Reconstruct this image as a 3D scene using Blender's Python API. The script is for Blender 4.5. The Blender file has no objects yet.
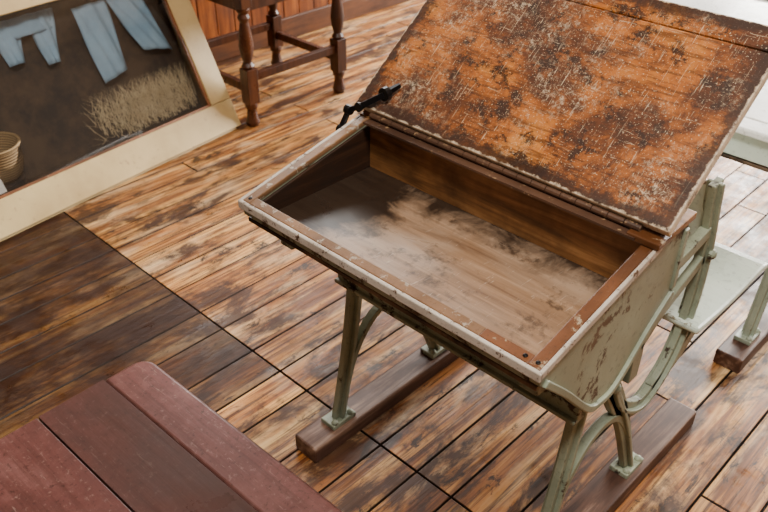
import bpy, bmesh, math, random
from mathutils import Vector, Matrix
random.seed(7)
S = bpy.context.scene
COL = S.collection

# ------------------------------------------------------------------ node helpers
class M:
    def __init__(s, name, rough=0.5, spec=0.5, metal=0.0):
        s.m = bpy.data.materials.new(name); s.m.use_nodes = True
        s.nt = s.m.node_tree; s.b = s.nt.nodes['Principled BSDF']
        s.b.inputs['Roughness'].default_value = rough
        s.b.inputs['Metallic'].default_value = metal
        s.b.inputs['Specular IOR Level'].default_value = spec
        s.tc = s.n('ShaderNodeTexCoord')
        s.obj = s.tc.outputs['Object']
    def n(s, t, **k):
        x = s.nt.nodes.new(t)
        for a, v in k.items(): setattr(x, a, v)
        return x
    def put(s, sock, v):
        if isinstance(v, bpy.types.NodeSocket): s.nt.links.new(v, sock)
        elif isinstance(v, (tuple, list)) and len(v) == 3 and sock.type == 'RGBA': sock.default_value = (*v, 1)
        else: sock.default_value = v
    def map(s, vec, scale=(1,1,1), loc=(0,0,0), rot=(0,0,0)):
        x = s.n('ShaderNodeMapping'); s.put(x.inputs[0], vec)
        x.inputs['Scale'].default_value = scale; x.inputs['Location'].default_value = loc
        x.inputs['Rotation'].default_value = rot
        return x.outputs[0]
    def noise(s, vec, scale=5, detail=4, rough=0.6, dist=0.0):
        x = s.n('ShaderNodeTexNoise'); s.put(x.inputs['Vector'], vec)
        x.inputs['Scale'].default_value = scale; x.inputs['Detail'].default_value = detail
        x.inputs['Roughness'].default_value = rough; x.inputs['Distortion'].default_value = dist
        return x.outputs['Fac']
    def ramp(s, fac, stops):
        x = s.n('ShaderNodeValToRGB'); s.put(x.inputs[0], fac)
        e = x.color_ramp.elements
        while len(e) > 1: e.remove(e[-1])
        for i, (p, c) in enumerate(stops):
            el = e[0] if i == 0 else e.new(p)
            el.position = p
            el.color = (c, c, c, 1) if isinstance(c, (int, float)) else (*c, 1)
        return x.outputs[0]
    def mix(s, fac, a, b, mode='MIX'):
        x = s.n('ShaderNodeMix', data_type='RGBA', blend_type=mode)
        s.put(x.inputs[0], fac); s.put(x.inputs[6], a); s.put(x.inputs[7], b)
        return x.outputs[2]
    def math(s, op, a, b=0.0, c=None):
        x = s.n('ShaderNodeMath', operation=op); s.put(x.inputs[0], a); s.put(x.inputs[1], b)
        if c is not None: s.put(x.inputs[2], c)
        return x.outputs[0]
    def col(s, v): s.put(s.b.inputs['Base Color'], v)
    def rough(s, v): s.put(s.b.inputs['Roughness'], v)
    def bump(s, h, st=0.3, d=0.002):
        x = s.n('ShaderNodeBump'); s.put(x.inputs['Height'], h)
        x.inputs['Strength'].default_value = st; x.inputs['Distance'].default_value = d
        s.nt.links.new(x.outputs[0], s.b.inputs['Normal'])

def wood(name, dark, mid, light, axis='x', rough=0.5, gscale=1.0, stain=0.5):
    k = M(name, rough, .35)
    sc = {'x': (3, 45, 45), 'y': (45, 3, 45), 'z': (45, 45, 3)}[axis]
    g = k.noise(k.map(k.obj, tuple(a*gscale for a in sc)), 1.0, 6, .65, .6)
    c = k.ramp(g, [(.28, dark), (.5, mid), (.72, light)])
    st = k.noise(k.obj, 7, 5, .6)
    c = k.mix(k.ramp(st, [(.35, stain), (.6, 0.0)]), c, dark)
    k.col(c); k.rough(k.ramp(st, [(.3, rough+.15), (.7, max(.05, rough-.12))])); k.bump(g, .4, .0015)
    return k.m

def worn_paint(name, paint, paint2, under, chips=.60, rough=.45, scale=18, edge=True):
    k = M(name, rough)
    n1 = k.noise(k.obj, 6, 4, .6); n2 = k.noise(k.obj, scale, 8, .72, .3); n3 = k.noise(k.obj, scale*5, 4, .7)
    c = k.mix(k.ramp(n1, [(.35, 0), (.65, 1)]), paint, paint2)
    fine = k.ramp(n3, [(.3, .45), (.45, 0)])
    c = k.mix(fine, c, tuple(a*.35 for a in paint2))
    m = k.ramp(n2, [(chips, 0), (chips+.035, 1)])
    if edge:
        g = k.n('ShaderNodeNewGeometry').outputs['Pointiness']
        e = k.math('ADD', k.ramp(g, [(.52, 0), (.60, .16)]), n2)
        m = k.ramp(e, [(chips, 0), (chips+.035, 1)])
    u = k.mix(n3, under, tuple(a*.35 for a in under))
    c = k.mix(m, c, u)
    k.col(c); k.bump(n2, .35, .002); k.rough(k.ramp(n1, [(.3, rough+.15), (.7, rough-.1)]))
    return k.m

# ------------------------------------------------------------------ mesh helpers
def finish(name, me, mat, parent=None, loc=(0,0,0), bevel=0, seg=2, smooth=False, rot=None):
    ob = bpy.data.objects.new(name, me); COL.objects.link(ob)
    if mat: me.materials.append(mat)
    ob.location = loc
    if rot: ob.rotation_euler = rot
    if parent: ob.parent = parent
    if bevel:
        b = ob.modifiers.new('bevel', 'BEVEL'); b.width = bevel; b.segments = seg
        b.limit_method = 'ANGLE'; b.angle_limit = math.radians(35)
    if smooth:
        for p in me.polygons: p.use_smooth = True
    return ob
def bm2(name, bm, *a, **k):
    bmesh.ops.recalc_face_normals(bm, faces=bm.faces)
    me = bpy.data.meshes.new(name); bm.to_mesh(me); bm.free()
    return finish(name, me, *a, **k)
def bcube(bm, x, y, z):
    for v in bmesh.ops.create_cube(bm, size=1)['verts']:
        v.co = Vector(((x[0]+x[1])/2+v.co.x*(x[1]-x[0]), (y[0]+y[1])/2+v.co.y*(y[1]-y[0]), (z[0]+z[1])/2+v.co.z*(z[1]-z[0])))
def box(name, x, y, z, mat, parent=None, bevel=.002, **k):
    bm = bmesh.new(); bcube(bm, x, y, z)
    return bm2(name, bm, mat, parent, bevel=bevel, **k)
def prism_x(name, poly, x0, x1, mat, parent=None, bevel=.0015, **k):
    bm = bmesh.new()
    a = [bm.verts.new((x0, p[0], p[1])) for p in poly]; b = [bm.verts.new((x1, p[0], p[1])) for p in poly]
    bm.faces.new(a); bm.faces.new(b[::-1])
    for i in range(len(poly)):
        j = (i+1) % len(poly); bm.faces.new((a[i], b[i], b[j], a[j]))
    return bm2(name, bm, mat, parent, bevel=bevel, **k)
def prism_z(name, poly, z0, z1, mat, parent=None, bevel=.0015, **k):
    bm = bmesh.new()
    a = [bm.verts.new((p[0], p[1], z0)) for p in poly]; b = [bm.verts.new((p[0], p[1], z1)) for p in poly]
    bm.faces.new(a); bm.faces.new(b[::-1])
    for i in range(len(poly)):
        j = (i+1) % len(poly); bm.faces.new((a[i], b[i], b[j], a[j]))
    return bm2(name, bm, mat, parent, bevel=bevel, **k)
def cr(pts, n=8):
    out = []; P = [Vector(p) for p in pts]; P = [P[0]*2-P[1]] + P + [P[-1]*2-P[-2]]
    for i in range(1, len(P)-2):
        for t in range(n):
            t /= n; a, b, c, d = P[i-1], P[i], P[i+1], P[i+2]
            out.append(.5*((2*b)+(c-a)*t+(2*a-5*b+4*c-d)*t*t+(3*b-a-3*c+d)*t**3))
    out.append(P[-2]); return out
def add_ribbon(bm, pts, w0, w1, xc, th, n=8):
    P = cr(pts, n); N = len(P); L = []
    for i, p in enumerate(P):
        d = (P[min(i+1, N-1)]-P[max(i-1, 0)]).normalized(); nn = Vector((-d.y, d.x))
        w = (w0+(w1-w0)*i/(N-1))/2
        q = [p+nn*w, p-nn*w]
        L.append([bm.verts.new((xc+s*th/2, c.x, c.y)) for s in (-1, 1) for c in q])
    for i in range(N-1):
        a, b = L[i], L[i+1]
        for (j, k) in ((0, 1), (1, 3), (3, 2), (2, 0)): bm.faces.new((a[j], a[k], b[k], b[j]))
    for a in (L[0], L[-1]): bm.faces.new((a[0], a[1], a[3], a[2]))
def tube(bm, pts, radii, seg=12, n=6):
    P = cr(pts, n); N = len(P); rings = []
    for i, p in enumerate(P):
        d = (P[min(i+1, N-1)]-P[max(i-1, 0)]).normalized()
        u = d.orthogonal().normalized() if i == 0 else (u-d*u.dot(d)).normalized()
        v = d.cross(u); f = i/(N-1)*(len(radii)-1); k = min(int(f), len(radii)-2); r = radii[k]+(radii[k+1]-radii[k])*(f-k)
        rings.append([bm.verts.new(p+(u*math.cos(t)+v*math.sin(t))*r) for t in [2*math.pi*j/seg for j in range(seg)]])
    for a, b in zip(rings, rings[1:]):
        for j in range(seg): bm.faces.new((a[j], a[(j+1) % seg], b[(j+1) % seg], b[j]))
    bm.faces.new(rings[0]); bm.faces.new(rings[-1][::-1])
def lathe(bm, prof, cx, cy, seg=20):
    rings = [[bm.verts.new((cx+r*math.cos(2*math.pi*j/seg), cy+r*math.sin(2*math.pi*j/seg), z)) for j in range(seg)] for r, z in prof]
    for a, b in zip(rings, rings[1:]):
        for j in range(seg): bm.faces.new((a[j], a[(j+1) % seg], b[(j+1) % seg], b[j]))
    bm.faces.new(rings[0][::-1]); bm.faces.new(rings[-1])
def cyl(bm, c, r, h, axis='x', seg=14, dome=False):
    prof = [(r, -h/2), (r, h/2)] if not dome else [(r, -h/2), (r*.9, 0), (r*.6, h*.35), (r*.1, h*.5)]
    rings = []
    for rr, z in prof:
        ring = []
        for j in range(seg):
            t = 2*math.pi*j/seg; a, b = rr*math.cos(t), rr*math.sin(t)
            o = {'x': (z, a, b), 'y': (a, z, b), 'z': (a, b, z)}[axis]
            ring.append(bm.verts.new(Vector(c)+Vector(o)))
        rings.append(ring)
    for a, b in zip(rings, rings[1:]):
        for j in range(seg): bm.faces.new((a[j], a[(j+1) % seg], b[(j+1) % seg], b[j]))
    bm.faces.new(rings[0]); bm.faces.new(rings[-1][::-1])
def empty(name, loc, rotz=0):
    e = bpy.data.objects.new(name, None); e.empty_display_size = .1; COL.objects.link(e); e.location = loc
    e.rotation_euler = (0, 0, rotz); return e

# ------------------------------------------------------------------ materials
def floor_mat():
    k = M('plank_floor_wood', .4, .34)
    at = k.n('ShaderNodeAttribute', attribute_name='board'); r = at.outputs['Fac']
    off = k.n('ShaderNodeCombineXYZ'); k.put(off.inputs[0], k.math('MULTIPLY', r, 13)); k.put(off.inputs[1], k.math('MULTIPLY', r, 29))
    va = k.n('ShaderNodeVectorMath', operation='ADD'); k.put(va.inputs[0], k.obj); k.put(va.inputs[1], off.outputs[0]); v = va.outputs[0]
    g = k.noise(k.map(v, (22, 1.1, 1)), 1, 6, .60, 1.8)
    g2 = k.noise(k.map(v, (150, 3.5, 1)), 1, 4, .6, .4)
    g3 = k.noise(k.map(v, (60, 1.6, 1)), 1, 4, .6, 1.0)
    c = k.ramp(g, [(.30, (.075, .023, .005)), (.42, (.29, .112, .027)), (.52, (.52, .255, .077)), (.63, (.70, .42, .155)), (.75, (.78, .53, .24))])
    c = k.mix(k.ramp(g3, [(.37, .85), (.50, 0)]), c, (.13, .045, .011))
    c = k.mix(k.ramp(g2, [(.39, .85), (.48, 0)]), c, (.06, .020, .006))
    tint = k.ramp(r, [(0, (.48, .36, .26)), (.35, (1.0, .86, .70)), (.7, (1.0, .96, .87)), (1, (.70, .50, .34))])
    c = k.mix(1.0, c, tint, 'MULTIPLY')
    wn = k.noise(k.map(k.obj, (3.5, .7, 1), (9, 1, 0)), 4, 6, .66)
    c = k.mix(k.ramp(wn, [(.50, 0), (.66, .45)]), c, (.80, .60, .35))
    st = k.noise(k.map(k.obj, (2.2, .8, 1)), 3.4, 9, .70, .4)
    c = k.mix(k.ramp(st, [(.42, .94), (.50, 0)]), c, (.038, .012, .004))
    st2 = k.noise(k.map(k.obj, (1.8, .7, 1), (5, 3, 0)), 13, 8, .77, .5)
    c = k.mix(k.ramp(st2, [(.375, .95), (.435, 0)]), c, (.018, .007, .003))
    vo = k.n('ShaderNodeTexVoronoi'); k.put(vo.inputs['Vector'], k.map(v, (6.5, 3.2, 1))); vo.inputs['Scale'].default_value = 1
    c = k.mix(k.ramp(vo.outputs['Distance'], [(.045, .97), (.10, 0)]), c, (.025, .009, .004))
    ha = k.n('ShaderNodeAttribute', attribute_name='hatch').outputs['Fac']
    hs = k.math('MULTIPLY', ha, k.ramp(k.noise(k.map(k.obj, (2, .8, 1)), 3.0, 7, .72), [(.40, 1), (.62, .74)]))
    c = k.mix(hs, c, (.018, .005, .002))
    gp = k.n('ShaderNodeAttribute', attribute_name='gap').outputs['Fac']
    c = k.mix(k.ramp(gp, [(.05, 0), (.5, 1)]), c, (.010, .004, .002))
    k.col(c)
    k.rough(k.ramp(k.noise(k.obj, 11, 6, .75), [(.35, .27), (.62, .62)]))
    k.bump(g3, .7, .003)
    return k.m

def lid_mat():
    k = M('lid_varnish_worn', .45, .35)
    n1 = k.noise(k.obj, 5, 8, .72, .5); n2 = k.noise(k.map(k.obj, (12, 110, 30)), 1, 6, .65)
    c = k.ramp(n1, [(.35, (.018, .005, .001)), (.44, (.115, .030, .004)), (.53, (.36, .105, .014)), (.64, (.50, .195, .042))])
    c = k.mix(k.ramp(n2, [(.40, .7), (.51, 0)]), c, (.050, .014, .003))
    c = k.mix(k.ramp(k.noise(k.obj, 18, 7, .8), [(.40, .95), (.47, 0)]), c, (.022, .007, .003))
    pale = (.66, .53, .37)
    reg = k.ramp(k.noise(k.map(k.obj, (1, 1, 1), (3, 7, 1)), 5, 7, .72), [(.48, .0), (.60, 1)])
    s1 = k.ramp(k.noise(k.map(k.obj, (1, .8, 1)), 110, 8, .9), [(.515, 0), (.565, 1)])
    c = k.mix(k.math('MULTIPLY', s1, k.math('MULTIPLY', reg, .66)), c, pale)
    s2 = k.ramp(k.noise(k.map(k.obj, (320, 18, 20), rot=(0, 0, .3)), 1, 4, .6, .8), [(.635, 0), (.68, .9)])
    s3 = k.ramp(k.noise(k.map(k.obj, (26, 360, 20), rot=(0, 0, -.5)), 1, 3, .6, 1.2), [(.655, 0), (.70, .8)])
    c = k.mix(k.math('MULTIPLY', k.math('MAXIMUM', s2, s3), .65), c, pale)
    s4 = k.ramp(k.noise(k.map(k.obj, (1, 1, 1), (1, 2, 4)), 320, 2, .6), [(.63, 0), (.69, .7)])
    c = k.mix(s4, c, pale)
    sx = k.n('ShaderNodeSeparateXYZ'); k.put(sx.inputs[0], k.obj)
    ex = k.math('ABSOLUTE', k.math('SUBTRACT', sx.outputs[0], .3055)); ey = k.math('ABSOLUTE', k.math('SUBTRACT', sx.outputs[1], .18))
    e0 = k.math('MAXIMUM', k.math('SUBTRACT', ex, .3155), k.math('SUBTRACT', ey, .180))
    e = k.math('ADD', e0, k.math('MULTIPLY', k.math('SUBTRACT', k.noise(k.obj, 30, 7, .8), .5), .09))
    c = k.mix(k.ramp(k.math('ADD', e, .5), [(.472, 0), (.486, .88)]), c, (.024, .009, .005))
    e2 = k.math('ADD', e0, k.math('MULTIPLY', k.math('SUBTRACT', k.noise(k.obj, 60, 5, .75), .5), .020))
    c = k.mix(k.ramp(k.math('ADD', e2, .5), [(.4965, 0), (.4978, .95)]), c, (.70, .56, .40))
    k.col(c); k.rough(k.ramp(n1, [(.4, .58), (.6, .33)])); k.bump(k.noise(k.obj, 60, 7, .75), .5, .0018)
    return k.m

def tray_mat():
    k = M('tray_bottom_wood', .35, .45)
    g = k.noise(k.map(k.obj, (4, 55, 30)), 1, 6, .6, .6)
    c = k.ramp(g, [(.3, (.13, .070, .038)), (.5, (.25, .148, .085)), (.7, (.35, .225, .14))])
    n = k.noise(k.map(k.obj, (.6, 1.2, 1)), 8, 6, .60, .6)
    c = k.mix(k.ramp(n, [(.42, 0), (.66, .50)]), c, (.38, .285, .21))  # greyish haze of glare painted into the wood colour
    c = k.mix(k.ramp(k.noise(k.map(k.obj, (1, 1, 1), (4, 4, 4)), 14, 8, .74), [(.36, .8), (.45, 0)]), c, (.05, .029, .017))
    c = k.mix(k.ramp(k.noise(k.map(k.obj, (300, 25, 20), rot=(0, 0, .7)), 1, 3, .6, 1), [(.64, 0), (.70, .4)]), c, (.52, .44, .35))
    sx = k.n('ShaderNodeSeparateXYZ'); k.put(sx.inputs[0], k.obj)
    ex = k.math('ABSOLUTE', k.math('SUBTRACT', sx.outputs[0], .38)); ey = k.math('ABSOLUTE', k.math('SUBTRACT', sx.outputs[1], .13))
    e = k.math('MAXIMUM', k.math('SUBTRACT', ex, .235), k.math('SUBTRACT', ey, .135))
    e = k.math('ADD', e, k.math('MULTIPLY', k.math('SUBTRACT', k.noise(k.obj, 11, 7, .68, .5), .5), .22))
    c = k.mix(k.ramp(k.math('ADD', e, .5), [(.450, 0), (.515, .95)]), c, (.012, .007, .005))  # stains plus painted shade, darkening the left and back of the tray
    k.col(c); k.rough(k.ramp(n, [(.3, .42), (.7, .25)])); k.bump(g, .25, .0015)
    return k.m

MINT = (.31, .35, .26); MINT2 = (.18, .21, .155)
iron = worn_paint('green_painted_iron', MINT, MINT2, (.045, .026, .017), .64, .42, 22)
case_side = worn_paint('green_grey_paint', (.35, .375, .275), (.23, .25, .18), (.10, .055, .03), .62, .5, 14)
rim = worn_paint('rim_worn_paint', (.26, .135, .062), (.12, .060, .028), (.50, .42, .33), .565, .42, 44, edge=False)
rim_edge = worn_paint('rim_edge_paint', (.64, .58, .51), (.42, .36, .30), (.11, .050, .022), .565, .42, 38, edge=False)
rim_wood = worn_paint('rim_bare_wood', (.22, .070, .015), (.075, .026, .008), (.50, .38, .25), .60, .42, 34, edge=False)
inner = wood('box_inner_wood', (.05, .020, .007), (.26, .115, .038), (.42, .22, .088), 'x', .5, stain=.9)
inner_shaded = wood('box_inner_shaded_wood', (.008, .004, .002), (.028, .011, .005), (.07, .03, .012), 'y', .6)  # shaded copy of the inner wood: left wall's shade painted into the colour
runner_m = wood('runner_wood', (.022, .010, .007), (.10, .046, .030), (.34, .215, .15), 'y', .45)
lidm = lid_mat(); tray = tray_mat(); floorm = floor_mat()
rust = worn_paint('rusty_hinge', (.095, .042, .020), (.045, .022, .014), (.40, .25, .13), .60, .5, 60, edge=False)
bk = M('black_iron', .3, .5, .6); bk.col((.008, .008, .010)); black = bk.m
mint_wood = worn_paint('mint_painted_wood', (.62, .70, .62), (.52, .61, .54), (.28, .24, .16), .70, .30, 16)
mint_iron = worn_paint('mint_painted_iron', (.36, .42, .33), (.25, .30, .24), (.09, .055, .035), .64, .42, 22)
glare_top = worn_paint('glare_desktop_paint', (.90, .92, .90), (.86, .88, .87), (.60, .56, .48), .74, .20, 16, edge=False)  # window glare on the rear desktop painted in as near-white

def maroon_mat():
    k = M('maroon_painted_wood', .38)
    n1 = k.noise(k.obj, 5, 7, .7); n2 = k.noise(k.map(k.obj, (3, 60, 10)), 1, 5, .6); n3 = k.noise(k.obj, 95, 5, .8)
    c = k.ramp(n1, [(.36, (.095, .028, .025)), (.5, (.155, .052, .048)), (.64, (.225, .100, .094))])
    c = k.mix(k.ramp(n2, [(.36, .5), (.5, 0)]), c, (.065, .018, .016))
    c = k.mix(k.ramp(n3, [(.58, 0), (.66, .5)]), c, (.36, .24, .21))
    c = k.mix(k.ramp(k.noise(k.map(k.obj, (20, 300, 20), rot=(0, 0, .5)), 1, 3, .6, 1), [(.65, 0), (.70, .5)]), c, (.36, .25, .22))
    c = k.mix(k.ramp(n3, [(.35, .75), (.43, 0)]), c, (.040, .013, .011))
    g = k.n('ShaderNodeNewGeometry').outputs['Pointiness']
    c = k.mix(k.ramp(g, [(.515, 0), (.56, .9)]), c, (.025, .010, .007))
    k.col(c); k.rough(k.ramp(n1, [(.35, .46), (.65, .25)])); k.bump(n2, .3, .0012)
    return k.m
maroon = maroon_mat()

# ------------------------------------------------------------------ camera
right = Vector((.719, .695, .006)); fwd = Vector((-.571, .596, -.565)).normalized()
right = (right-fwd*right.dot(fwd)).normalized(); up = right.cross(fwd)
cam = bpy.data.objects.new('camera', bpy.data.cameras.new('camera')); COL.objects.link(cam)
mt = Matrix((right, up, -fwd)).transposed().to_4x4(); mt.translation = (0, 0, 1.30)
cam.matrix_world = mt; cam.data.lens = 38.53; cam.data.sensor_width = 36; cam.data.clip_start = .02
cam.data.dof.use_dof = True; cam.data.dof.focus_distance = 1.30; cam.data.dof.aperture_fstop = 8.0
S.camera = cam

# ------------------------------------------------------------------ floor
def build_floor():
    bm = bmesh.new(); lr = bm.verts.layers.float.new('board'); lh = bm.verts.layers.float.new('hatch'); lg = bm.verts.layers.float.new('gap')
    def board(x0, x1, y0, y1, hatch):
        r = random.random(); g = .0011; t = .0021; dz = random.uniform(-.0008, .0004)
        x0 += g; x1 -= g; y0 += g; y1 -= g
        lo = [(x0, y0), (x1, y0), (x1, y1), (x0, y1)]; hi = [(x0+t, y0+t), (x1-t, y0+t), (x1-t, y1-t), (x0+t, y1-t)]
        rings = []
        for P, z, gg in ((lo, -.014, 1), (lo, -.0022+dz, 1), (hi, dz, 0)):
            vs = [bm.verts.new((*p, z)) for p in P]; rings.append(vs)
            for v in vs: v[lr] = r; v[lh] = hatch; v[lg] = gg
        for a, b in zip(rings, rings[1:]):
            for j in range(4): bm.faces.new((a[j], a[(j+1) % 4], b[(j+1) % 4], b[j]))
        bm.faces.new(rings[2])
    x = -2.86
    while x < 1.75:
        w = random.uniform(.086, .122); x1 = x+w; cuts = [-1.2]
        inh = -2.45 < x < -.3
        if inh:
            cuts += [random.uniform(-.6, -.1)]
            if x > -1.6 and random.random() < .5: cuts += [random.uniform(.2, .65)]
            cuts += [.862]
            y = .862+random.uniform(.35, 1.7)
        else: y = -1.2+random.uniform(.4, 1.8)
        while y < 5.6: cuts.append(y); y += random.uniform(.9, 2.1)
        cuts.append(5.8)
        for a, b in zip(cuts, cuts[1:]):
            h = 0.0
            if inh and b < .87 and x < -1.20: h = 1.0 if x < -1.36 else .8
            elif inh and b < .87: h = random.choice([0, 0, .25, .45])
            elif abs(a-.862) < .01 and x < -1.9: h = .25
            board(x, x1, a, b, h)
        x = x1
    vs = [bm.verts.new(p) for p in ((-2.9, -1.25, -.011), (1.9, -1.25, -.011), (1.9, 5.85, -.011), (-2.9, 5.85, -.011))]
    for v in vs: v[lh] = 1.0; v[lg] = 1.0
    bm.faces.new(vs)
    return bm2('floor', bm, floorm)
build_floor()

# ------------------------------------------------------------------ walls with windows
wallw = wood('wainscot_wood', (.05, .012, .003), (.21, .055, .011), (.38, .12, .025), 'z', .4)
plaster = M('wall_plaster', .85); plaster.col(plaster.mix(plaster.noise(plaster.obj, 3), (.20, .135, .08), (.25, .17, .10)))
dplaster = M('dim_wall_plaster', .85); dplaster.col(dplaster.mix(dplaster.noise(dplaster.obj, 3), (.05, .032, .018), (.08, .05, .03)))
trimw = wood('trim_wood', (.03, .011, .005), (.10, .035, .013), (.16, .06, .022), 'y', .4)
WX = -2.86
bm = bmesh.new()
bcube(bm, (WX-.12, WX), (-1.2, 5.8), (0, 1.3)); bcube(bm, (WX-.12, WX), (-1.2, 5.8), (2.7, 3.0))
bcube(bm, (WX-.12, WX), (-1.2, 1.6), (1.3, 2.7)); bcube(bm, (WX-.12, WX), (4.4, 5.8), (1.3, 2.7))
bm2('wall_left', bm, plaster.m)
bm = bmesh.new()
bcube(bm, (WX-.12, 1.92), (5.8, 5.92), (0, .9)); bcube(bm, (WX-.12, 1.92), (5.8, 5.92), (2.6, 3.0))
bcube(bm, (WX-.12, -2.3), (5.8, 5.92), (.9, 2.6)); bcube(bm, (.6, 1.92), (5.8, 5.92), (.9, 2.6))
bm2('wall_back', bm, plaster.m)
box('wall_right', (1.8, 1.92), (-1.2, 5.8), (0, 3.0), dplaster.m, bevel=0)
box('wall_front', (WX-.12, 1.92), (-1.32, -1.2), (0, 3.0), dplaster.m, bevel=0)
box('ceiling', (WX-.12, 1.92), (-1.32, 5.92), (3.0, 3.1), plaster.m, bevel=0)
bm = bmesh.new(); y = -1.2
while y < 5.75:
    bcube(bm, (WX, WX+.018), (y+.0015, y+.0885), (.07, 1.07)); y += .09
bm2('trim_1', bm, wallw, bevel=.003)
box('baseboard_left', (WX, WX+.03), (-1.2, 5.8), (0, .10), trimw, bevel=.004)
box('baseboard_back', (WX+.03, 1.8), (5.77, 5.80), (0, .12), trimw)
win = empty('window_1', (WX, 3.0, 1.3))
for i, (yy, zz) in enumerate([((-1.45, -1.37), (-.06, 1.46)), ((1.37, 1.45), (-.06, 1.46)), ((-1.45, 1.45), (-.07, 0)), ((-1.45, 1.45), (1.40, 1.47)), ((-.03, .03), (0, 1.4)), ((-1.4, 1.4), (.68, .72))]):
    box('frame_%d' % i, (-.09, .02), yy, zz, trimw, win)
win = empty('window_2', (-.85, 5.8, .9))
for i, (xx, zz) in enumerate([((-1.5, -1.42), (-.06, 1.76)), ((1.42, 1.5), (-.06, 1.76)), ((-1.5, 1.5), (-.07, 0)), ((-1.5, 1.5), (1.70, 1.77)), ((-.03, .03), (0, 1.7)), ((-1.45, 1.45), (.83, .87))]):
    box('frame_%d' % i, xx, (-.02, .09), zz, trimw, win)

# ------------------------------------------------------------------ school desks
W = .611
def side_frame(bm, xc, full):
    th = .014
    A = lambda p, a, b, t=th, n=8: add_ribbon(bm, p, a, b, xc, t, n)
    A([(.165, .540), (.185, .44), (.165, .25), (.125, .045)], .040, .030)
    A([(.165, .540), (.185, .44), (.165, .25), (.125, .045)], .008, .008, .030)
    A([(.185, .43), (.27, .37), (.36, .22), (.435, .045)], .044, .030)
    A([(.185, .43), (.27, .37), (.36, .22), (.435, .045)], .008, .008, .030)
    A([(.140, .10), (.175, .20), (.235, .265), (.31, .265), (.37, .20), (.42, .09)], .014, .014, .018)
    A([(.02, .533), (.10, .528), (.22, .528), (.36, .528)], .018, .026, .030)
    A([(.22, .53), (.30, .47), (.345, .40), (.35, .33)], .05, .03)
    if full:
        c = [(.27, .37), (.33, .275), (.42, .225), (.505, .275), (.545, .38), (.545, .50), (.525, .60), (.515, .650)]
        A(c, .036, .030); A(c, .008, .008, .030)
        A([(.35, .40), (.41, .44), (.49, .47), (.54, .49)], .022, .022)
        A([(.36, .528), (.44, .535), (.53, .55)], .026, .022, .018)
        A([(.45, .235), (.55, .27), (.64, .325), (.74, .334), (.80, .334)], .036, .020); A([(.53, .337), (.80, .337)], .014, .014, .030)
        cyl(bm, (xc+.017, .545, .50), .011, .012, 'x', dome=True)
    else:
        c = [(.30, .528), (.50, .528), (.60, .50), (.64, .30), (.63, .045)]
        A(c, .03, .03); A(c, .008, .008, .030)
    for yy in (.125, .435) + (() if full else (.63,)):
        add_ribbon(bm, [(yy-.032, .0455), (yy+.032, .0455)], .011, .011, xc, .040)
        cyl(bm, (xc+.012, yy+.022, .054), .008, .010, 'z', dome=True); cyl(bm, (xc+.012, yy-.022, .054), .008, .010, 'z', dome=True)
    for c0 in ((.185, .44), (.27, .37), (.20, .528)):
        cyl(bm, (xc+(.017), c0[0], c0[1]), .011, .012, 'x', dome=True)

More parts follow.
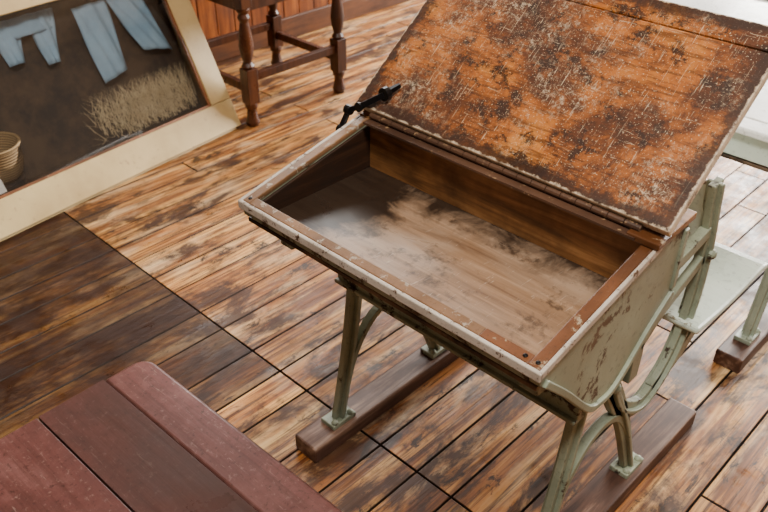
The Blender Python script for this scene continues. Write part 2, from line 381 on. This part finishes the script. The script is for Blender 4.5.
def desk(Y0, opened):
    d = empty('school_desk', (-1.006, Y0, 0))
    sd = case_side if opened else mint_wood
    zb = .550 if opened else .520; ins = .018
    h = .285 if opened else .62; D = h+.09
    back = [(h, .646), (D, .650), (D, zb-.006)]
    poly = [(0, zb+.012), (0, .584)] + back + ([(.30, .52)] if opened else [])
    prism_x('side_panel_1', [(0, zb+.012), (0, .584)] + back, 0, ins, sd, d)
    if opened:
        cast = [(.004, .560), (0, .584), (.285, .646), (.375, .650), (.375, .515), (.31, .47), (.235, .405), (.19, .396), (.150, .408), (.07, .50)]
        prism_x('side_panel_2', cast, W-ins, W, sd, d)
        prism_x('side_casting', [(p[0], min(p[1], .548)) for p in cast[3:]]+[(.03, .548)], .078, .090, iron, d)
        bm = bmesh.new()
        add_ribbon(bm, [(.012, .562), (.075, .50), (.150, .420), (.19, .405), (.235, .414), (.31, .48), (.368, .522)], .012, .012, W, .012)
        add_ribbon(bm, [(.365, .53), (.365, .64)], .012, .012, W, .010)
        bm2('side_rib', bm, iron, d, bevel=.002)
        box('stretcher_rail', (.078, W-.005), (.140, .156), (.392, .420), iron, d, bevel=.003)
        box('stretcher_rib', (.078, W-.005), (.132, .160), (.388, .396), iron, d, bevel=.002)
    else:
        prism_x('side_panel_2', poly, W-ins, W, sd, d)
    box('front_panel', (ins, W-ins), (.001, .018), (zb+.010, .580), sd, d)
    box('back_panel', (ins, W-ins), (D-.017, D-.001), (zb, .648), sd, d)
    prism_x('tray_bottom', [(.004, zb-.002), (.004, zb+.006), (D-.006, zb+.004), (D-.006, zb-.006)], .005, W-.005, tray, d)
    if opened:
        box('inner_back', (ins, W-ins), (.283, .297), (zb+.003, .644), inner, d)
        prism_x('inner_side_1', [(.018, zb+.004), (.018, .583), (.284, .641), (.284, zb+.004)], ins, ins+.006, inner_shaded, d)
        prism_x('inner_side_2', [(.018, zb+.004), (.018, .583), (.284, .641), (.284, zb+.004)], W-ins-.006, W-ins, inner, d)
        box('inner_front', (ins, W-ins), (.018, .023), (zb+.004, .580), inner, d)
        sl = .062/.285
        def rimp(nm, ya, yb, x0, x1, mm, o=0):
            f = lambda y: .584+(y)*sl
            prism_x(nm, [(ya, f(ya)-.001-o), (ya, f(ya)+.008), (yb, f(yb)+.008), (yb, f(yb)-.001-o)], x0, x1, mm, d, bevel=.0018)
        rimp('rim_1', -.001, .285, .002, .020, rim); rimp('rim_edge_1', -.006, .285, -.005, .002, rim_edge, .004)
        rimp('rim_2', -.001, .285, W-.020, W-.001, rim_wood); rimp('rim_edge_2', -.006, .285, W-.001, W+.005, rim_edge, .004)
        rimp('rim_front', -.001, .016, .020, W-.10, rim); rimp('rim_front_bare', -.0008, .0162, W-.10, W-.020, rim_wood)
        rimp('rim_edge_front', -.007, -.001, -.005, W+.005, rim_edge, .006)
        bm = bmesh.new()
        for p in ((.011, .009), (W-.030, .008), (W-.010, .008)): cyl(bm, (p[0], p[1], .5925+p[1]*sl), .004, .003, 'z', dome=True)
        bm2('rim_screws', bm, black, d)
        prism_x('ledge', [(h-.002, .644), (h-.002, .656), (D+.01, .662), (D+.01, .650)], -.004, W+.004, inner, d, bevel=.002)
    else:
        prism_x('ledge', [(h-.002, .644), (h-.002, .656), (D+.01, .660), (D+.01, .650)], -.004, W+.004, glare_top, d, bevel=.002)
    bm = bmesh.new()
    L = W-.06; k = 20
    for i in range(k):
        cyl(bm, (.03+L*(i+.5)/k, h-.006, .664), .0055, L/k*.95, 'x', 10)
    bcube(bm, (.03, W-.03), (h-.026, h-.006), (.6535, .6575))
    bm2('piano_hinge', bm, rust if opened else mint_iron, d)
    sa = math.atan2(.062, h)
    ang = math.radians(38) if opened else math.pi+sa
    Lh = empty('lid', (0, h+.004, .662)); Lh.parent = d
    Lh.rotation_euler = (ang, 0, 0)
    z0, z1 = (.000, .019) if opened else (-.002, .015)
    LN = .360 if opened else h+.022
    seam = LN-.045
    box('lid_panel', (-.010, W+.010), (0, seam-.001), (z0, z1), lidm if opened else glare_top, Lh, bevel=.003)
    box('lid_end_board', (-.010, W+.010), (seam+.001, LN), (z0, z1-.001), lidm if opened else glare_top, Lh, bevel=.004)
    if opened:
        box('lid_batten', (.0, W), (-.004, .010), (-.010, -.0005), rim_wood, Lh, bevel=.002)
        box('hinge_block', (W-.045, W+.008), (.262, .300), (.650, .661), rim_wood, d, bevel=.002)
        bm = bmesh.new()
        P = [(-.012, .246, .640), (-.010, .262, .668), (.014, .268, .680), (.050, .290, .706)]
        V = [Vector(p) for p in P]
        for a, c2, r in ((V[0], V[1], .0065), (V[1], V[2], .0075), (V[2], V[3], .0080)):
            tube(bm, [a-(c2-a)*.06, c2+(c2-a)*.06], [r, r*.9], 4, 1)
        cyl(bm, V[1], .0090, .014, 'x'); cyl(bm, V[2], .0095, .014, 'y', dome=True); cyl(bm, (.052, .294, .708), .0125, .012, 'y')
        cyl(bm, (-.012, .244, .634), .0090, .013, 'x'); tube(bm, [Vector((.052, .292, .708)), Vector((.066, .318, .722))], [.008, .005], 4, 1)
        bm2('lid_stay', bm, black, d, bevel=.001)
    for i, xc in enumerate((.085, .585)):
        bm = bmesh.new(); side_frame(bm, xc, opened); bm2('iron_frame_%d' % (i+1), bm, iron if opened else mint_iron, d, bevel=.002, seg=2)
        box('runner_%d' % (i+1), (xc-.032, xc+.032), (.03, .675), (0, .040), runner_m, d, bevel=.004)
    if opened:
        pr = []
        for i in range(13):
            t = i/12; y = .515+.315*t; z = .362 - .010*math.sin(math.pi*t) - (.010*max(0, (t-.85)/.15)**2)
            pr.append((y, z))
        prism_x('seat', pr+[(y, z-.016) for y, z in reversed(pr)], -.002, W+.012, mint_wood, d, bevel=.006)
        prism_x('seat_backrest', [(.532, .50), (.518, .64), (.530, .642), (.545, .50)], .06, W-.035, mint_wood, d, bevel=.004)
    return d
desk(.702, True)
desk(.702+.865, False)

# ------------------------------------------------------------------ maroon bench, lower left
b = empty('school_bench', (-1.010, .478, 0), math.radians(1.5))
BW, BD, BZ = .66, .42, .38
def slab(nm, y0, y1, r0, r1, bv):
    th = .026
    poly = []
    def corner(cx, cy, r, a0):
        for i in range(6): t = a0+i*math.pi/10; poly.append((cx+r*math.cos(t), cy+r*math.sin(t)))
    poly.append((BW, y1))
    if r1: corner(r1, y1-r1, r1, math.pi/2)
    else: poly.append((0, y1))
    if r0: corner(r0, y0+r0, r0, math.pi)
    else: poly.append((0, y0))
    poly.append((BW, y0))
    prism_z(nm, poly, BZ-th, BZ, maroon, b, bevel=bv, seg=4)
slab('seat_board_1', -.081, 0, 0, .028, .006); slab('seat_board_2', -.1940, -.0812, 0, 0, .0003); slab('seat_board_3', -BD, -.1965, .02, 0, .002)
for i, x in enumerate((.10, .54)):
    bm = bmesh.new()
    add_ribbon(bm, [(-.05, .345), (-.20, .345), (-.38, .345)], .018, .018, x, .03)
    add_ribbon(bm, [(-.09, .345), (-.11, .2), (-.06, .045)], .035, .03, x, .014)
    add_ribbon(bm, [(-.31, .345), (-.28, .2), (-.34, .045)], .035, .03, x, .014)
    add_ribbon(bm, [(-.09, .12), (-.2, .24), (-.31, .12)], .016, .016, x, .014)
    add_ribbon(bm, [(-.095, .045), (-.03, .045)], .011, .011, x, .036); add_ribbon(bm, [(-.37, .045), (-.30, .045)], .011, .011, x, .036)
    bm2('iron_leg_%d' % (i+1), bm, iron, b, bevel=.002)
    box('runner_%d' % (i+1), (x-.03, x+.03), (-.40, -.02), (0, .04), runner_m, b, bevel=.004)

# ------------------------------------------------------------------ display case
k = M('cream_painted_wood', .42)
n1 = k.noise(k.obj, 4, 5, .6); n2 = k.noise(k.obj, 45, 5, .7)
c = k.ramp(n1, [(.3, (.36, .245, .10)), (.7, (.56, .42, .205))]); c = k.mix(k.ramp(n2, [(.60, 0), (.7, .6)]), c, (.25, .15, .07))
k.col(c); k.bump(n2, .15, .001); cream = k.m
dk = M('case_backboard', .7); dk.col(dk.mix(dk.ramp(dk.noise(dk.obj, 6, 6, .7), [(.4, 0), (.6, 1)]), (.005, .0045, .006), (.06, .036, .02))); darkb = dk.m
case = empty('display_case', (-2.247, 1.603, 0))
ud = Vector((.121, -.993, 0)).normalized(); nin = Vector((-.993, -.121, 0)).normalized()
vd = (nin*.43+Vector((0, 0, 1))*.903).normalized(); wd = (nin*.903-Vector((0, 0, 1))*.43).normalized()
O = Vector((-2.247, 1.603, 0))
def P3(u, v, w): return O+ud*u+vd*v+wd*w
def cb(nm, u, v, w, mat, bevel=.003):
    bm = bmesh.new(); bcube(bm, u, v, w)
    for vv in bm.verts: vv.co = P3(*vv.co)-O
    return bm2(nm, bm, mat, case, bevel=bevel)
CL = 1.75; VT = .66
cb('bottom_rail', (0, CL), (.012, .115), (0, .022), cream); cb('top_rail', (0, CL), (.585, VT), (0, .022), cream)
cb('stile_1', (0, .088), (.116, .584), (0, .022), cream); cb('stile_2', (CL-.088, CL), (.116, .584), (0, .022), cream)
cb('bead_1', (.088, .096), (.116, .584), (.004, .016), rim_wood, .001); cb('bead_2', (.096, CL-.09), (.115, .123), (.004, .016), rim_wood, .001)
def cprism(nm, poly, u0, u1, mat):
    bm = bmesh.new()
    A = [bm.verts.new(ud*u0+nin*p[0]+Vector((0, 0, p[1]))) for p in poly]; B = [bm.verts.new(ud*u1+nin*p[0]+Vector((0, 0, p[1]))) for p in poly]
    bm.faces.new(A); bm.faces.new(B[::-1])
    for i in range(len(poly)):
        j = (i+1) % len(poly); bm.faces.new((A[i], B[i], B[j], A[j]))
    return bm2(nm, bm, mat, case, bevel=.002)
side = [(.025, 0), (.025+.43*VT, .903*VT), (.50, .903*VT), (.50, 0)]
cprism('end_panel_1', side, 0, .018, cream); cprism('end_panel_2', side, CL-.018, CL, cream)
cprism('plinth', [(.012, 0), (.03, .03), (.05, .03), (.05, 0)], 0.018, CL-.018, cream)
cprism('case_back', [(.485, 0), (.485, .59), (.50, .59), (.50, 0)], .018, CL-.018, darkb)
cprism('case_top', [(.29, .585), (.29, .598), (.50, .598), (.50, .585)], .0, CL, cream)
cprism('case_floor', [(.05, .03), (.06, .045), (.485, .045), (.485, .03)], .018, CL-.018, darkb)
cprism('sloping_backboard', [(.19, .045), (.205, .045), (.42, .58), (.40, .58)], .018, CL-.018, darkb)
gk = M('case_glass', .03)
nt = gk.nt; tr = gk.n('ShaderNodeBsdfTransparent'); gl = gk.n('ShaderNodeBsdfGlossy'); gl.inputs['Roughness'].default_value = .03
fr = gk.n('ShaderNodeFresnel'); fr.inputs[0].default_value = 1.6; mx = gk.n('ShaderNodeMixShader')
nt.links.new(fr.outputs[0], mx.inputs[0]); nt.links.new(tr.outputs[0], mx.inputs[1]); nt.links.new(gl.outputs[0], mx.inputs[2])
nt.links.new(mx.outputs[0], nt.nodes['Material Output'].inputs[0])
cb('glass_pane', (.09, CL-.09), (.117, .583), (.010, .013), gk.m, 0)

def cloth(nm, fn, nu, nv, mat, wbase, parent):
    bm = bmesh.new(); G = []
    for i in range(nu+1):
        row = []
        for j in range(nv+1):
            u, v = fn(i/nu, j/nv)
            w = wbase-.012*math.sin(i/nu*math.pi) - .005*math.sin(i/nu*14+j/nv*5)
            row.append(bm.verts.new(P3(u, v, w)-O))
        G.append(row)
    for i in range(nu):
        for j in range(nv): bm.faces.new((G[i][j], G[i+1][j], G[i+1][j+1], G[i][j+1]))
    o = bm2(nm, bm, mat, parent, smooth=True); s = o.modifiers.new('s', 'SOLIDIFY'); s.thickness = .004
dm = M('blue_denim', .85); dm.col(dm.mix(dm.noise(dm.obj, 12, 5, .7), (.15, .28, .42), (.40, .56, .70))); dm.bump(dm.noise(dm.obj, 150, 3), .4, .001)
tp = empty('denim_trousers', O)
L = lambda a, b, t: a+(b-a)*t
cloth('trouser_leg_1', lambda i, j: (L(L(.12, .25, i), L(.075, .185, i), j), L(.56, .34+.03*i, j)), 16, 14, dm.m, .105, tp)
cloth('trouser_leg_2', lambda i, j: (L(L(.25, .38, i), L(.275, .375, i), j), L(.56, .33-.02*i, j)), 16, 14, dm.m, .105, tp)
tp2 = empty('denim_jacket', O)
cloth('sleeve_1', lambda i, j: (L(L(.44, .54, i), L(.49, .53, i), j), L(.58, .42, j)), 12, 10, dm.m, .105, tp2)
cloth('sleeve_2', lambda i, j: (L(L(.56, .66, i), L(.60, .65, i), j), L(.58, .45, j)), 12, 10, dm.m, .105, tp2)
cloth('jacket_body', lambda i, j: (L(.46, .64, i), L(.58, .52, j)), 12, 6, dm.m, .100, tp2)
sk = M('dry_straw', .7); sk.col(sk.mix(sk.noise(sk.obj, 30), (.34, .24, .10), (.80, .68, .46)))
bm = bmesh.new()
for i in range(1100):
    u = random.gauss(.24, .12)
    while not .10 < u < .50: u = random.gauss(.24, .12)
    v = random.uniform(.13, .24); a = random.gauss(1.5, .8); l = random.uniform(.04, .12)
    w = random.uniform(.04, .085); u1 = min(max(.1, u+l*math.cos(a)), .58); v1 = min(.298, v+abs(l*math.sin(a)))
    p0 = P3(u, v, w)-O; p1 = P3(u1, v1, w-random.uniform(-.005, .015))-O
    s = ud*.0011; s2 = wd*.0011
    q = [bm.verts.new(p) for p in (p0-s, p0+s, p0+s2, p1)]
    bm.faces.new((q[0], q[1], q[3])); bm.faces.new((q[1], q[2], q[3])); bm.faces.new((q[2], q[0], q[3]))
bm2('dried_straw', bm, sk.m, loc=O)
bkm = M('wicker', .7); wv = bkm.n('ShaderNodeTexWave'); bkm.put(wv.inputs[0], bkm.obj); wv.inputs['Scale'].default_value = 40; wv.bands_direction = 'Z'
bkm.col(bkm.mix(wv.outputs['Fac'], (.10, .055, .020), (.30, .20, .09))); bkm.bump(wv.outputs['Fac'], .6, .003)
bm = bmesh.new()
lathe(bm, [(.05, 0), (.068, .02), (.078, .06), (.074, .10), (.080, .108), (.082, .115), (.074, .115), (.066, .06), (.05, .012)], 0, 0, 28)
q = O+ud*.83+nin*.165; bm2('wicker_basket', bm, bkm.m, loc=(q.x, q.y, .10), smooth=True)
bm = bmesh.new(); cyl(bm, (0, 0, .0275), .07, .055, 'z', 24); ob = bm2('basket_block', bm, darkb, case, bevel=.002)
ob.location = Vector((q.x, q.y, .045))-O
pp = M('paper_label', .6); pp.col((.80, .78, .74))
bm = bmesh.new(); bcube(bm, (.86, 1.0), (.125, .18), (.035, .039))
for v in bm.verts: v.co = P3(*v.co)-O
bm2('paper_label', bm, pp.m, loc=O)

# ------------------------------------------------------------------ side table with turned legs
tw = wood('table_dark_wood', (.012, .004, .002), (.05, .014, .005), (.11, .035, .012), 'z', .32)
t = empty('side_table', (-2.43, 1.86, 0))
prof = [(.020, 0), (.026, .015), (.020, .035), (.017, .06), (.024, .075), (.024, .09)]
prof2 = [(.016, .215), (.024, .225), (.015, .24), (.023, .27), (.026, .30), (.022, .34), (.015, .38), (.022, .395), (.016, .41), (.024, .42), (.024, .43)]
xs, ys = (-.19, .19), (-.215, .215)
for i, (x, y) in enumerate([(a, c) for a in xs for c in ys]):
    bm = bmesh.new(); lathe(bm, prof, x, y); lathe(bm, prof2, x, y)
    for z0, z1 in ((.088, .217), (.43, .57)): bcube(bm, (x-.023, x+.023), (y-.023, y+.023), (z0, z1))
    bm2('turned_leg_%d' % (i+1), bm, tw, t, bevel=.002)
for i, x in enumerate(xs):
    box('stretcher_%d' % (i+1), (x-.011, x+.011), (-.195, .195), (.165, .195), tw, t); box('apron_%d' % (i+1), (x-.01, x+.01), (-.195, .195), (.415, .565), tw, t)
for i, y in enumerate(ys):
    box('stretcher_%d' % (i+3), (-.17, .17), (y-.011, y+.011), (.125, .155), tw, t); box('apron_%d' % (i+3), (-.17, .17), (y-.01, y+.01), (.415, .565), tw, t)
box('table_top', (-.235, .235), (-.25, .27), (.57, .592), tw, t, bevel=.005)

# ------------------------------------------------------------------ light
w = bpy.data.worlds.new('world'); S.world = w; w.use_nodes = True
bg = w.node_tree.nodes['Background']; bg.inputs[0].default_value = (.80, .88, 1.0, 1); bg.inputs[1].default_value = 2.0
def area(nm, loc, tgt, sx, sy, e, col):
    l = bpy.data.lights.new(nm, 'AREA'); l.shape = 'RECTANGLE'; l.size = sx; l.size_y = sy; l.energy = e; l.color = col
    o = bpy.data.objects.new(nm, l); COL.objects.link(o); o.location = loc
    o.rotation_euler = (Vector(tgt)-Vector(loc)).to_track_quat('-Z', 'Y').to_euler(); return o
area('window_light_left', (WX+.05, 3.0, 2.0), (-.9, 2.0, .9), 2.6, 1.3, 105, (1, .96, .90))
area('window_light_back', (-.85, 5.74, 1.75), (-.5, 1.6, .4), 2.7, 1.6, 760, (1, .96, .90))
area('overhead_fill', (.1, .2, 2.9), (-.9, 1.0, .3), .6, .6, 115, (1, .93, .82))  # added fill light for lid glare and ambient, no real fixture
